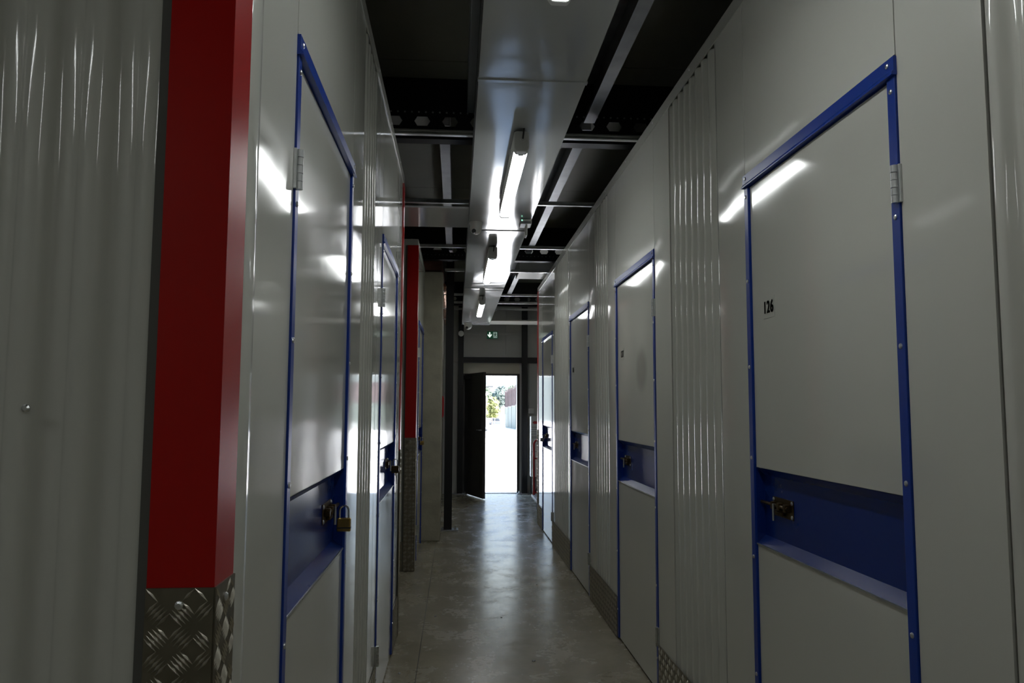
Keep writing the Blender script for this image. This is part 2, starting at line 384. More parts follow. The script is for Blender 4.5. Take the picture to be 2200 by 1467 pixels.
DOORS = [0]
def storage_door(T, u0, u1, label, number=None, seed=0., m='white_paint', bow=.0014):
    DOORS[0] += 1
    d = empty('door_%d' % DOORS[0], T((u0+u1)/2, 0, 0), label, 'door', 'storage unit doors', 'structure')
    fw = .030; zt = 2.052
    jn = MB(T).box(u0, u0+fw, .012, zt, -.012, .0045).build('jamb', 'blue_frame', d, bevel=.001)
    jf = MB(T).box(u1-fw, u1, .012, zt, -.012, .0045).build('jamb', 'blue_frame', d, bevel=.001)
    # header: flat flange with a folded lip standing out over the leaf
    hd = MB(T).prism([(zt, -.012), (zt, .013), (zt+.004, .013), (zt+.012, .0075), (zt+.042, .0075), (zt+.042, -.012)], 0, u0-.004, u1+.004).build('header', 'blue_frame', d)
    for u, j in ((u0+fw/2, jn), (u1-fw/2, jf)):
        for v in (.17, .50, .86, 1.17, 1.46, 1.74, 2.02): rivet(T, u, v, .0045, j)
    rivet(T, u0+.02, zt+.028, .0075, hd); rivet(T, u1-.02, zt+.028, .0075, hd)
    a, b = u0+fw+.002, u1-fw-.002
    flat_panel(T, a, b, 1.142, zt-.004, d, 'upper_panel', -.003, .0006 if bow > .001 else .00025, m, seed, bow=bow)
    flat_panel(T, a, b, .014, .905, d, 'lower_panel', -.003, .0005, 'white_paint', seed+5)
    # folded blue recess with sloping top and bottom
    zb, zt2, dp = .906, 1.141, -.030
    prof = [(zb, -.002), (zb+.024, dp), (zt2-.024, dp), (zt2, -.002)]
    s = MB(T); A = [s.P(a, *p) for p in prof]; B = [s.P(b, *p) for p in prof]
    for k in range(3): s.face(A[k], B[k], B[k+1], A[k+1])
    s.face(*A); s.face(*reversed(B))
    rc = s.build('handle_recess', 'blue_paint', d)
    MB(T).box(a, b, zb-.004, zb, -.010, .0012).build('recess_lip', 'zinc', rc)
    # sliding bolt latch
    c = u1-.165; lv = 1.030
    la = MB(T).box(c-.075, c+.068, lv-.028, lv+.028, dp, dp+.003).build('latch', 'bronze', d, bevel=.001)
    MB(T).cyl((c-.06, lv+.004, dp+.012), (u1-.033, lv+.004, dp+.012), .0055, 12).build('bolt', 'bronze', la, smooth=True)
    for q in (-.045, .0, .045): MB(T).box(c+q-.008, c+q+.008, lv-.008, lv+.015, dp+.003, dp+.0185).build('keeper', 'bronze', la, bevel=.002)
    MB(T).cyl((c+.022, lv-.040, dp+.021), (c+.022, lv+.010, dp+.021), .0038, 10).build('bolt_handle', 'zinc', la, smooth=True)
    MB(T).box(c-.02, c+.03, lv-.022, lv-.012, dp+.003, dp+.014).build('hasp', 'bronze', la, bevel=.002)
    for q in (-.068, .060): rivet(T, c+q, lv+.02, dp+.003, la); rivet(T, c+q, lv-.02, dp+.003, la)
    # hinges on the near jamb
    for v in (1.81, .27):
        h = MB(T).box(u0-.008, u0+.012, v-.042, v+.042, .0, .0065).build('hinge', 'zinc', d, bevel=.0008)
        for q in range(5):
            v0 = v-.042+q*.0168
            MB(T).cyl((u0+.006, v0+.0006, .010), (u0+.006, v0+.0162, .010), .0075 if q % 2 == 0 else .0070, 12).build('knuckle', 'zinc', h, smooth=True)
    if number:
        # reading direction runs towards the camera on the right wall
        r = T(-1, 0, 0)-T(0, 0, 0); up = Vector((0, 0, 1)); nn = r.cross(up); pos = T(u1-.165, 1.635, .0006)
        M = Matrix(((r.x, up.x, nn.x, pos.x), (r.y, up.y, nn.y, pos.y), (r.z, up.z, nn.z, pos.z), (0, 0, 0, 1)))
        MB(T).box(u1-.165-.042, u1-.165+.042, 1.603, 1.667, -.0034, -.0012).build('number_sticker', m, d)
        text_mesh(number, .052, M, 'number', 'ink', d, xs=.88, off=.0017)
    return d

wr = empty('wall_right', (XR, 3, 0), kind='structure', label='right row of glossy white storage unit fronts', cat='wall')
wl = empty('wall_left', (XL, 3, 0), kind='structure', label='left row of glossy white storage unit fronts', cat='wall')
ZP = 2.695
def solid(T, u0, u1, parent, name='core'):
    MB(T).box(u0, u1, .0, ZT-.004, -.10, -.045).build(name, 'backing', parent)
def top_trim(T, u0, u1, parent):
    MB(T).prism([(ZT-.052, .0), (ZT-.052, .004), (ZT, .004), (ZT+.003, -.06), (ZT, -.06), (ZT-.004, .0)], 0, u0, u1).build('top_trim', 'trim_white', parent)
    k = u0+.2
    while k < u1: rivet(T, k, ZT-.02, .004, parent); k += .6
def corner_guard(Ta, ua, sa, Tb, ub, sb, parent, L=.085):
    """angle in two legs: leg a starts at ua and runs sa on face Ta, leg b the same on face Tb"""
    def rng(u, s_, l): return (u, u+l) if s_ > 0 else (u-l, u)
    g = empty('corner_guard', Ta(ua, 0, .0), parent=parent)
    for T, u, s_ in ((Ta, ua, sa), (Tb, ub, sb)):
        a, b = rng(u, s_, L)
        if s_ > 0: a -= .006
        else: b += .006
        MB(T).box(a, b, 1.07, ZT-.052, .001, .0055).build('red_angle', 'red_paint', g)
        tread_leg(T, a, b, g)
    return g
def tread_leg(T, a, b, g):
    tread(T, a, b, .004, 1.078, .0085, g, 'tread_angle')
    rivet(T, (a+b)/2, 1.055, .0085, g)

# right wall panels: corrugated fields between the doors, flat strips beside them
R = [(1.555, 2.435), (3.610, 4.520), (5.460, 6.380), (7.570, 8.460)]
solid(TR, Y0, 8.95, wr)
top_trim(TR, Y0, 8.95, wr)
def flats(T, spans, parent, z0=.012, amp=.0007, bow=.0012):
    for k, (a, b) in enumerate(spans): flat_panel(T, a, b, z0, ZP, parent, seed=a*3.3, amp=amp, bow=bow)
flats(TR, [(1.28, 1.555), (2.435, 2.700), (3.335, 3.610), (4.520, 4.750), (5.215, 5.460), (6.380, 6.480), (7.390, 7.570), (8.460, 8.945), (-.75, .62), (-1.7, -.75)], wr)
for a, b in ((.62, 1.28), (2.700, 3.335), (4.750, 5.215), (6.480, 7.390), (Y0, -1.7)): corr_panel(TR, a+.004, b-.004, .012, ZP, wr)
for a, b in R: flat_panel(TR, a, b, 2.10, ZP, wr, 'overdoor_panel', seed=a, amp=.0006)
for a, b in ((.45, 1.550), (2.440, 3.604), (4.526, 5.454), (6.386, 7.564), (8.466, 8.90)):
    kp = tread(TR, a, b, .004, .236, .006, wr)
    for q in (a+.02, b-.02): rivet(TR, q, .222, .006, kp)
# far corner of the right row
TRE = lambda u, v, n: Vector((u, 8.95+n, v))
solid(TRE, XR+.05, 3.3, wr, 'end_core')
flat_panel(TRE, XR+.09, 2.2, .012, ZP, wr, 'end_panel', seed=2)
corner_guard(TR, 8.95, -1, TRE, XR, 1, wr)

storage_door(TR, *R[0], 'nearest right-hand white storage door, numbered 126, blue frame and recessed bolt', '126', 1.)
storage_door(TR, *R[1], 'white storage door with a dark round spot, second along the right wall', '127', 2., 'white_paint_spotted')
storage_door(TR, *R[2], 'third white storage door along the right wall, its bolt without a padlock', '128', 3.)
storage_door(TR, *R[3], 'farthest white storage door on the right wall, closed with a padlock', None, 4.)

# left wall, near block
Lf = 1.114; Le = 4.70
LD = [(1.560, 2.415), (3.400, 4.290)]
solid(TL, Lf, Le, wl); top_trim(TL, Lf, Le, wl)
TLF = TF(Lf)
MB().box(-3.4, XL-.045, Lf+.045, Lf+.10, 0, ZT-.004).build('front_core', 'backing', wl)
top_trim(TLF, -3.3, XL, wl)
flats(TL, [(1.285, 1.560), (2.415, 2.680), (3.090, 3.230), (3.230, 3.400), (4.290, 4.615)], wl, amp=.0003, bow=.0003)
flat_panel(TL, 1.205, 1.278, .012, ZP, wl, 'edge_strip', n0=.003, seed=9, bow=.006)
corr_panel(TL, 2.684, 3.086, .012, ZP, wl)
for a, b in LD: flat_panel(TL, a, b, 2.10, ZP, wl, 'overdoor_panel', seed=a+7)
corr_panel(TLF, -3.3, -.4165, .012, ZP, wl, pitch=.0815, depth=.020, phase=-.015, sharp=1.4)
corner_guard(TL, Lf, 1, TLF, XL, -1, wl)
kp = tread(TL, 2.421, 3.394, .004, .236, .006, wl); rivet(TL, 2.45, .222, .006, kp); rivet(TL, 3.37, .222, .006, kp)
kp = tread(TL, 1.21, 1.552, .004, .236, .006, wl)
kp = tread(TL, 4.296, 4.60, .004, .236, .006, wl)
rivet(TLF, -.594, 1.322, .001, wl)
TLE = lambda u, v, n: Vector((u, Le+n, v))
MB().box(-3.4, XL-.045, Le-.10, Le-.045, 0, ZT-.004).build('end_core', 'backing', wl)
corr_panel(TLE, -3.3, -.43, .012, ZP, wl)
corner_guard(TL, Le, -1, TLE, XL, -1, wl)
storage_door(TL, *LD[0], 'nearest left-hand white storage door with blue frame, locked with a brass padlock', None, 11., bow=.0002)
storage_door(TL, *LD[1], 'second left-hand storage door, padlock with keys hanging from its bolt', None, 12., bow=.0002)

# left wall, block beyond the side passage
wl2 = empty('wall_left_far', (XL, 7, 0), kind='structure', label='white unit block with a red corner beyond the left side passage', cat='wall')
Bf, Be = 6.42, 7.815
TBF = TF(Bf)
solid(TL, Bf, Be, wl2); top_trim(TL, Bf, Be, wl2); top_trim(TBF, -3.3, XL, wl2)
MB().box(-3.4, XL-.045, Bf+.045, Bf+.10, 0, ZT-.004).build('front_core', 'backing', wl2)
corr_panel(TBF, -3.3, -.425, .012, ZP, wl2)
LB = (6.80, 7.68)
flats(TL, [(6.51, 6.80), (7.68, 7.81)], wl2)
flat_panel(TL, *LB, 2.10, ZP, wl2, 'overdoor_panel', seed=17)
corner_guard(TL, Bf, 1, TBF, XL, -1, wl2)
tread(TBF, -1.2, -.427, .004, .236, .006, wl2)
storage_door(TL, *LB, 'farthest left-hand storage door, between red corner post and concrete column', None, 13., bow=.0002)

# block behind the camera on the left
wl3 = empty('wall_left_near', (XL, -2, 0), kind='structure', label='white unit front left of and behind the viewpoint', cat='wall')
solid(TL, Y0, -.7, wl3); flats(TL, [(-2.0, -1.4), (-1.4, -.8)], wl3); corr_panel(TL, Y0+.05, -2.0, .012, ZP, wl3); top_trim(TL, Y0, -.7, wl3)
TLN = lambda u, v, n: Vector((u, -.7+n, v))
MB().box(-3.4, XL-.045, -.80, -.745, 0, ZT-.004).build('end_core', 'backing', wl3)
corr_panel(TLN, -3.3, -.43, .012, ZP, wl3); corner_guard(TL, -.7, -1, TLN, XL, -1, wl3)

# padlocks
padlock(TL, 2.335, 1.008, .008, 'brass padlock on the nearest left-hand storage door')
padlock(TL, 4.225, 1.020, .010, 'dark padlock with hanging keys on the second left-hand door', True, 'bronze')
padlock(TL, 7.60, 1.010, .004, 'brass padlock beside the concrete column on the left')
padlock(TR, 8.385, 1.010, .012, 'grey padlock on the farthest right-hand storage door', False, 'steel_dull')

# ------------------------------------------------------------------ end wall with exit door
we = empty('wall_end', (.55, YE, 0), kind='structure', label='end wall of grey insulated panels around the exit', cat='wall')
OX0, OX1, OZ = .130, .975, 1.842
def pan(x0, x1, z0, z1, m='panel_grey', name='wall_panel', y=YE):
    MB().box(x0, x1, y, y+.15, z0, z1).build(name, m, we)
x = -3.4
for e in (-2.3, -1.2, -.12, OX0-.02):
    pan(x, e-.003, 0, 2.04); pan(x, e-.003, 2.043, ZC+.1); x = e
pan(OX0-.02, OX1+.02, OZ+.02, 2.04, 'panel_beige', 'transom_panel')
pan(OX0-.02, .775, 2.043, ZC+.1); pan(.778, OX1+.30, 2.043, ZC+.1)
x = OX1+.02
for e in (2.2, 3.4): pan(x, e-.003, 0, 2.04, 'panel_grey'); x = e
x = OX1+.303
for e in (2.3, 3.4): pan(x, e-.003, 2.043, ZC+.1); x = e
# thin outer skin so no light comes through the joints
MB().box(-3.5, OX0-.02, YE+.15, YE+.16, 0, ZC+.14).build('outer_skin', 'panel_grey', we)
MB().box(OX1+.02, 3.5, YE+.15, YE+.16, 0, ZC+.14).build('outer_skin', 'panel_grey', we)
MB().box(OX0-.02, OX1+.02, YE+.15, YE+.16, OZ+.02, ZC+.14).build('outer_skin', 'panel_grey', we)

dd = empty('door_%d' % (DOORS[0]+1), (.55, YE, 0), 'dark brown exit door standing open to the bright yard', 'door', None, 'structure')
fr = MB(); fr.box(OX0-.02, OX0+.015, YE-.012, YE+.155, 0, OZ+.02); fr.build('frame_jamb', 'door_brown', dd)
MB().box(OX1-.02, OX1+.02, YE-.012, YE+.155, 0, OZ+.02).build('frame_jamb', 'door_brown', dd)
MB().box(OX0+.015, OX1-.02, YE-.012, YE+.155, OZ-.01, OZ+.02).build('frame_head', 'door_brown', dd)
MB().box(OX0+.015, OX1-.02, YE, YE+.15, .0, .012).build('threshold', 'zinc', dd)
ang = math.radians(-71.5)
hx, hy = OX0+.022, YE-.03
def TD(u, v, n):   # leaf: u from the hinge, n towards the corridor side
    c, s_ = math.cos(ang), math.sin(ang); return Vector((hx+u*c-n*s_*-1*0+u*0+n*s_, hy+u*s_-n*c, v))
lf = MB(TD).box(.004, .822, .012, OZ+.01, -.022, .022).build('leaf', 'door_brown', dd, bevel=.003)
MB(TD).box(.10, .72, .15, .85, .022, .026).build('leaf_panel', 'door_brown', lf, bevel=.002)
MB(TD).box(.10, .72, .98, OZ-.12, .022, .026).build('leaf_panel', 'door_brown', lf, bevel=.002)
for sd in (1, -1):
    hnd = MB(TD).cyl((.765, 1.0, .022*sd), (.765, 1.0, .065*sd), .009, 10); hnd.cyl((.765, 1.0, .06*sd), (.655, 1.0, .06*sd), .008, 10); hnd.build('handle', 'zinc', lf, smooth=True)
for v in (.24, .95, 1.66):
    MB(TD).cyl((-.006, v-.05, .0), (-.006, v+.05, .0), .011, 10).build('hinge', 'black_part', lf, smooth=True)
cl = MB(TD).box(.06, .30, OZ-.075, OZ-.01, .022, .065).build('door_closer', 'black_part', lf, bevel=.004)

def bolted_column(name, x0, x1, y0, y1, z1, label, plate=(.07, .03)):
    c = empty(name, ((x0+x1)/2, (y0+y1)/2, 0), label, 'column')
    t = .008; sh = MB()
    sh.box(x0, x1, y0, y0+t, .012, z1); sh.box(x0, x1, y1-t, y1, .012, z1); sh.box((x0+x1)/2-t/2, (x0+x1)/2+t/2, y0+t, y1-t, .012, z1)
    sh.build('shaft', 'column_black', c)
    px, py = plate
    MB().box(x0-px, x1+px, y0-py, y1+py, 0, .012).build('base_plate', 'steel_dull', c, bevel=.002)
    for a in (x0-px*.55, x1+px*.55):
        for b in (y0-py*.2, y1-.02):
            q = MB().cyl((a, b, .012), (a, b, .022), .011, 6); q.cyl((a, b, .022), (a, b, .042), .006, 8); q.build('anchor_bolt', 'zinc', c)
    return c
bolted_column('steel_column', .024, .108, YE-.10, YE-.005, ZC, 'black steel column left of the exit door')
bolted_column('steel_column', 1.025, 1.112, YE-.10, YE-.005, ZC, 'black steel column right of the exit door')
bolted_column('steel_column', -.122, -.036, 8.48, 8.58, 2.98, 'black steel column with bolted base plate beside the concrete column')
MB().box(.108, 1.025, YE-.09, YE-.005, 2.03, 2.118).build('steel_lintel', 'column_black', label='black steel lintel spanning the two columns over the exit', cat='lintel', bevel=.002)
MB().box(1.112, 3.3, YE-.09, YE-.005, 2.03, 2.118).build('steel_lintel', 'column_black', label='black steel rail on the end wall right of the exit columns', cat='lintel', bevel=.002)
tk = MB().box(.112, 1.02, YE-.03, YE, 2.475, 2.515); tk.build('cable_trunking', 'panel_grey', label='grey cable trunking on the end wall behind the exit sign', cat='trunking', bevel=.003)

# concrete column and plaster wall on the left
cc = MB().box(-.62, -.149, 7.82, 8.26, 0, 2.715).build('concrete_column', 'concrete_col', label='rough concrete column on the left beyond the last storage door', cat='column', bevel=.012)
MB().box(-.5, -.205, 8.26, YE, 0, 2.72).build('wall_side', 'plaster', kind='structure', label='beige plastered wall between concrete column and end wall', cat='wall')
sk = empty('socket_box', (-.205, 8.75, .24), 'small black socket box low on the plastered wall', 'socket')
MB().box(-.205, -.17, 8.70, 8.78, .24, .34).build('housing', 'black_part', sk, bevel=.004)
MB().box(-.17, -.160, 8.71, 8.77, .25, .32).build('flap', 'black_part', sk, bevel=.002)
ps = empty('wall_plaque', (-.205, 10.1, 1.2), 'small red box fixed to the plastered wall behind the black column', 'alarm box')
MB().box(-.205, -.165, 9.98, 10.22, 1.20, 1.475).build('case', 'red_tube', ps, bevel=.006)
MB().box(-.165, -.160, 10.0, 10.20, 1.22, 1.455).build('cover', 'red_paint', ps, bevel=.003)

# ------------------------------------------------------------------ steel structure above
def perforated_beam(yc, label, side=1):
    b = empty('perforated_beam', (0, yc, 2.83), label, 'beam', 'perforated steel beams above the corridor')
    z0, z1 = 2.83, ZC; t = .006; x0, x1 = -3.3, 3.3
    # web with real oval holes: strips of quads round each hole
    s = MB(); zc = 2.93; pitch = .156; hw, hh = .045, .027
    xs = -2.0; N = int(4.0/pitch)
    def strip(y):
        cells = []
        for i in range(N):
            cx = xs+(i+.5)*pitch; l, r_ = xs+i*pitch, xs+(i+1)*pitch
            o = [(l, z0), (cx, z0), (r_, z0), (r_, zc), (r_, z1), (cx, z1), (l, z1), (l, zc)]
            inn = [(cx-hw*.62, zc-hh), (cx, zc-hh), (cx+hw*.62, zc-hh), (cx+hw, zc), (cx+hw*.62, zc+hh), (cx, zc+hh), (cx-hw*.62, zc+hh), (cx-hw, zc)]
            O = [s.P(a, y, c) for a, c in o]; I = [s.P(a, y, c) for a, c in inn]
            for k in range(8): s.face(O[k], O[(k+1) % 8], I[(k+1) % 8], I[k])
            cells.append(I)
        return cells
    A = strip(yc); B = strip(yc+t)
    for I, J in zip(A, B):
        for k in range(8): s.face(I[k], I[(k+1) % 8], J[(k+1) % 8], J[k])
    s.box(x0, xs, yc, yc+t, z0, z1); s.box(xs+N*pitch, x1, yc, yc+t, z0, z1)
    s.build('web', 'dark_steel', b)
    MB().box(x0, x1, yc+t, yc+.09, z0, z0+t).build('flange', 'dark_steel', b)
    MB().box(x0, x1, yc+t, yc+.09, z1-t, z1-.0005).build('flange', 'dark_steel', b)
    q = MB()
    for i in range(N*4):
        for z in (zc-.052, zc+.052):
            cx = xs+(i+.5)*pitch/4; q.cyl((cx, yc-.0015, z), (cx, yc, z), .006, 6)
    q.build('punched_lugs', 'steel_dull', b, kind='stuff')
    return b
perforated_beam(4.22, 'perforated dark steel beam with oval holes, nearest above the corridor')
perforated_beam(7.75, 'perforated dark steel beam above the middle of the corridor')
perforated_beam(11.25, 'perforated dark steel beam closest to the end wall')
perforated_beam(.65, 'perforated dark steel beam overhead above the viewpoint')
JN = [0]
def joist(xc, y0, y1, label, w=.062, m='steel_dull'):
    j = empty('ceiling_joist', (xc, (y0+y1)/2, 2.945), label, 'joist', 'steel joists between the ceiling beams')
    MB().box(xc-w/2, xc+w/2, y0, y1, 2.945, 2.950).build('lower_flange', m, j)
    MB().box(xc+w/2-.004, xc+w/2, y0, y1, 2.950, ZC-.004).build('web', m, j)
    MB().box(xc-w/2, xc+w/2, y0, y1, ZC-.004, ZC-.0005).build('upper_flange', m, j)
    MB().box(xc-w/2, xc-w/2+.003, y0, y1, 2.950, 2.965).build('lip', m, j)
spans = [(.745, 4.215, 'overhead'), (4.32, 7.745, 'beyond the first beam'), (7.85, 11.245, 'beyond the second beam')]
for xc, side in ((.740, 'just right of the duct'), (-.085, 'just left of the duct'), (1.55, 'over the right-hand units'), (-.95, 'over the left-hand units')):
    for y0, y1, w_ in (spans[1:] if xc == -.085 else spans): joist(xc, y0, y1, 'galvanised steel joist %s, the length %s' % (side, w_))
MB().box(.045, .085, .75, 4.21, 2.98, ZC-.001).build('cable_trough', 'duct_side', label='dark grey cable trough along the ceiling above the duct edge', cat='trough', bevel=.003)

ordn = ['nearest', 'second', 'third', 'fourth', 'fifth', 'sixth', 'seventh']
for k, y in enumerate((3.93, 5.27, 6.76, 7.95, 9.68, 10.40, 11.10)):
    r_ = empty('ceiling_rail', (.3, y, ZT+.004), '%s galvanised rail laid across the corridor on the unit tops%s' % (ordn[k], '' if k == 0 else ', counting from the viewpoint'), 'rail', 'galvanised cross rails')
    xa = -1.6 if y < 7.8 else -.13
    MB().box(xa, 2.2, y-.012, y+.012, ZT+.004, ZT+.008).build('web', 'zinc', r_)
    for s_ in (-1, 1): MB().box(xa, 2.2, y+s_*.011-.001, y+s_*.011+.001, ZT+.008, ZT+.032).build('fin', 'zinc', r_)
    MB().box(xa, 2.2, y-.016, y-.012, ZT+.005, ZT+.014).build('lip', 'zinc', r_, bevel=.001)
    MB().box(xa, 2.2, y-.016, y-.012, ZT+.022, ZT+.031).build('lip', 'zinc', r_, bevel=.001)
for k, y in enumerate((1.25, -1.3)):
    r_ = empty('ceiling_rail', (.3, y, ZT+.004), ['galvanised cross rail above the viewpoint out of the picture', 'galvanised cross rail behind the viewpoint'][k], 'rail', 'galvanised cross rails')
    MB().box(-1.6, 2.2, y-.020, y+.020, ZT+.004, ZT+.040).build('web', 'zinc', r_)

# ------------------------------------------------------------------ ventilation duct
DX0, DX1, DZ, DT = .073, .492, 2.585, 2.735
du = empty('ventilation_duct', (.28, 4, DZ), 'long shiny sheet-metal duct hanging along the corridor ceiling', 'duct')
def duct_panel(x0, x1, y0, y1, seed, amp=.004, name='bottom_sheet', cross=True):
    s = MB(); nx, ny = 20, max(10, int((y1-y0)*16)); idx = {}
    for i in range(nx+1):
        for j in range(ny+1):
            a, b = i/nx, j/ny; x = x0+(x1-x0)*a; y = y0+(y1-y0)*b
            e = 16*a*(1-a)*b*(1-b)
            w = -amp*e**.8 + noise.noise(Vector((x*5+seed, y*1.3, seed)))*.0022*min(1, e*2)
            if b > .86 or b < .06: w += .0012*math.sin(b*90+x*9)*4*a*(1-a)
            idx[i, j] = s.P(x, y, DZ+w)
    for i in range(nx):
        for j in range(ny): s.face(idx[i, j], idx[i+1, j], idx[i+1, j+1], idx[i, j+1])
    return s.build(name, 'duct_sheet', du, smooth=True, angle=60)
ys = [-3.1, -2.1, .36, 2.86, 5.38, 8.02, 11.58]
for k in range(len(ys)-1):
    duct_panel(DX0, DX1, ys[k]+.004, ys[k+1]-.004, k*2.7, .005 if k != 4 else .007)
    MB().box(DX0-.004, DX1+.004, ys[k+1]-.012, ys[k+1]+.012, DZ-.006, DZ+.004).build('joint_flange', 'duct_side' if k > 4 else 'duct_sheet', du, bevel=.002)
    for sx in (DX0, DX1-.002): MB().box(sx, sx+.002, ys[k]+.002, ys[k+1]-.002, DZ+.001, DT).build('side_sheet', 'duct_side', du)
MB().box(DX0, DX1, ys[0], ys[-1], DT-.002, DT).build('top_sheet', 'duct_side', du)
MB().box(DX0, DX1, ys[-1]-.002, ys[-1], DZ, DT).build('end_sheet', 'duct_sheet', du)
b1 = MB().box(-1.9, DX0-.003, 4.80, 5.32, DZ+.002, DZ+.014).build('side_branch', 'duct_sheet', du, bevel=.001, label='short duct branch reaching over the left side passage')
b2 = MB().box(DX1+.003, 2.6, 11.10, 11.57, DZ+.002, DZ+.02).build('side_branch', 'trim_white', du, bevel=.001, label='white duct branch turning right before the end wall')

# lamps under the duct, plus added fill lamps out of view
def batten(xc, y0, label, on=True):
    l = empty('batten_lamp', (xc, y0, 2.478), label, 'lamp', 'lamps under the ventilation duct')
    zb = 2.478; L = 1.235; hw = .033
    def prof(z0, z1, w): return [(xc-w, z0+.012), (xc-w*.7, z0), (xc+w*.7, z0), (xc+w, z0+.012), (xc+w, z1), (xc-w, z1)]
    MB().prism(prof(zb+.008, DZ-.014, hw), 1, y0+.012, y0+L-.012).build('housing', 'lamp_body', l, bevel=.003)
    MB().prism([(xc-hw*.94, zb+.019), (xc-hw*.9, zb+.008), (xc-hw*.6, zb), (xc+hw*.6, zb), (xc+hw*.9, zb+.008), (xc+hw*.94, zb+.019)], 1, y0+.055, y0+L-.03).build('diffuser', 'lamp_lens', l)
    for a, b in ((y0, y0+.055), (y0+L-.03, y0+L)):
        MB().prism([(xc-hw-.001, zb+.014), (xc-hw*.7, zb-.001), (xc+hw*.7, zb-.001), (xc+hw+.001, zb+.014), (xc+hw+.001, DZ-.020), (xc+hw*.7, DZ-.014), (xc-hw*.7, DZ-.014), (xc-hw-.001, DZ-.020)], 1, a, b).build('end_cap', 'lamp_body', l, bevel=.005)
    g = MB().cyl((xc+.004, y0-.016, zb+.052), (xc+.004, y0, zb+.052), .011, 12).build('cable_gland', 'lamp_clip', l, smooth=True)
    MB().tube([(xc+.004, y0-.012, zb+.052), (xc+.004, y0-.024, zb+.058), (xc+.006, y0-.028, zb+.075), (xc+.008, y0-.026, DZ-.012)], .0038, 8).build('cable', 'black_part', l, smooth=True)
    MB().box(xc-.012, xc+.012, y0+.05, y0+.062, zb-.003, zb+.012).build('clip', 'lamp_clip', l, bevel=.002)
    MB().box(xc-hw-.006, xc+hw+.006, y0+.25, y0+.28, DZ-.034, DZ-.013).build('bracket', 'zinc', l, bevel=.001)
    MB().box(xc-hw-.006, xc+hw+.006, y0+L-.28, y0+L-.25, DZ-.034, DZ-.013).build('bracket', 'zinc', l, bevel=.001)
    return l
batten(.283, .87, 'lit batten lamp straight overhead, only its rounded end in the picture')
batten(.283, 3.36, 'lit batten lamp nearest to the viewpoint in full view under the duct')
batten(.272, 5.86, 'lit batten lamp in the middle of the duct')
batten(.280, 8.52, 'lit batten lamp farthest along the duct, near the exit')
batten(.283, -1.64, 'added unseen batten lamp behind the viewpoint, carrying on the row')  # added out of view at the row's spacing, lights the near-left wall
fill_lamp = batten(-.15, -1.35, 'added batten-shaped fill lamp in the left side passage, out of the picture')  # invented lamp, hung unseen to brighten the near-left corrugated wall
for y in (-1.15, -.35): MB().cyl((-.15, y, DZ-.014), (-.15, y, ZC), .004, 6).build('suspension_wire', 'zinc', fill_lamp)
fill_lamp.rotation_euler.z = PI/2; fill_lamp.location = (-1.35, -.15, fill_lamp.location.z)

# small devices
def dome_camera(x, y, z, r, label, ax=(0, 0)):
    c = empty('dome_camera', (x, y, z), label, 'security camera')
    MB().lathe((x, y, z), [(r*1.05, 0), (r*1.08, -.008), (r, -.024)], 28).build('base', 'white_plastic', c, smooth=True)
    prof = [(r*.98, -.024), (r*.97, -.045)]+[(r*.93*math.cos(t*PI/16)+.0005, -.045-r*.95*math.sin(t*PI/16)) for t in range(1, 9)]
    MB().lathe((x, y, z), prof, 28).build('dome', 'white_plastic', c, smooth=True)
    MB().lathe((x-r*.35, y-r*.70, z-.05-r*.45), [(r*.10, -.012), (r*.34, -.012), (r*.34, .01), (.001, .01)], 16, 'y').build('lens', 'black_part', c, smooth=True)
    return c
dome_camera(.122, 5.14, DZ-.002, .042, 'white dome camera on the left edge of the duct')
dome_camera(.165, 11.35, DZ-.004, .058, 'white dome camera under the far end of the duct')
ap = empty('sensor_unit', (.46, 5.05, 2.50), 'white sensor box with green light on the duct edge', 'sensor')
MB().box(.415, .490, 5.00, 5.12, DZ-.040, DZ-.008).build('housing', 'white_plastic', ap, bevel=.004)
MB().box(.450, .462, 5.01, 5.10, DZ-.115, DZ-.040).build('panel', 'white_plastic', ap, bevel=.003)
MB().box(.418, .482, 4.998, 5.001, DZ-.036, DZ-.022).build('front_strip', 'duct_side', ap)
MB().lathe((.424, 5.0, DZ-.016), [(.004, 0), (.004, -.003), (.001, -.004)], 10, 'y').build('indicator', 'led_green', ap)
sp = empty('wall_spotlight', (.065, 11.95, 2.45), 'small round white spotlight on the column left of the exit', 'spotlight')
MB().lathe((.065, 11.93, 2.478), [(.030, .06), (.042, .05), (.045, -.01), (.040, -.02), (.001, -.022)], 20, 'y').build('head', 'white_plastic', sp, smooth=True)
MB().box(.055, .075, 11.97, 12.0, 2.46, 2.50).build('bracket', 'zinc', sp)

# exit sign
ex = empty('exit_sign', (.56, 11.98, 2.40), 'green exit sign with white down arrow and running figure', 'sign')
sx0, sx1, sz0, sz1, sy = .470, .640, 2.405, 2.520, 11.95
MB().box(sx0, sx1, sy, sy+.03, sz0, sz1).build('panel', 'sign_green', ex, bevel=.003)
MB().box(.55, .56, sy+.03, YE-.03, sz1-.03, sz1-.02).build('arm', 'zinc', ex)
cx = sx0+.042; zc = (sz0+sz1)/2
MB().prism([(cx-.009, zc+.042), (cx+.009, zc+.042), (cx+.009, zc-.005), (cx+.032, zc+.016), (cx+.032, zc-.006), (cx, zc-.042), (cx-.032, zc-.006), (cx-.032, zc+.016), (cx-.009, zc-.005)], 1, sy-.002, sy-.0005).build('arrow', 'sign_white', ex)
dx = sx1-.040
MB().box(dx-.032, dx+.028, sy-.0015, sy-.0004, zc-.046, zc+.046).build('doorway', 'sign_pale', ex)
man = MB(); man.cyl((dx-.004, sy-.0028, zc+.030), (dx-.004, sy-.0015, zc+.030), .008, 12)
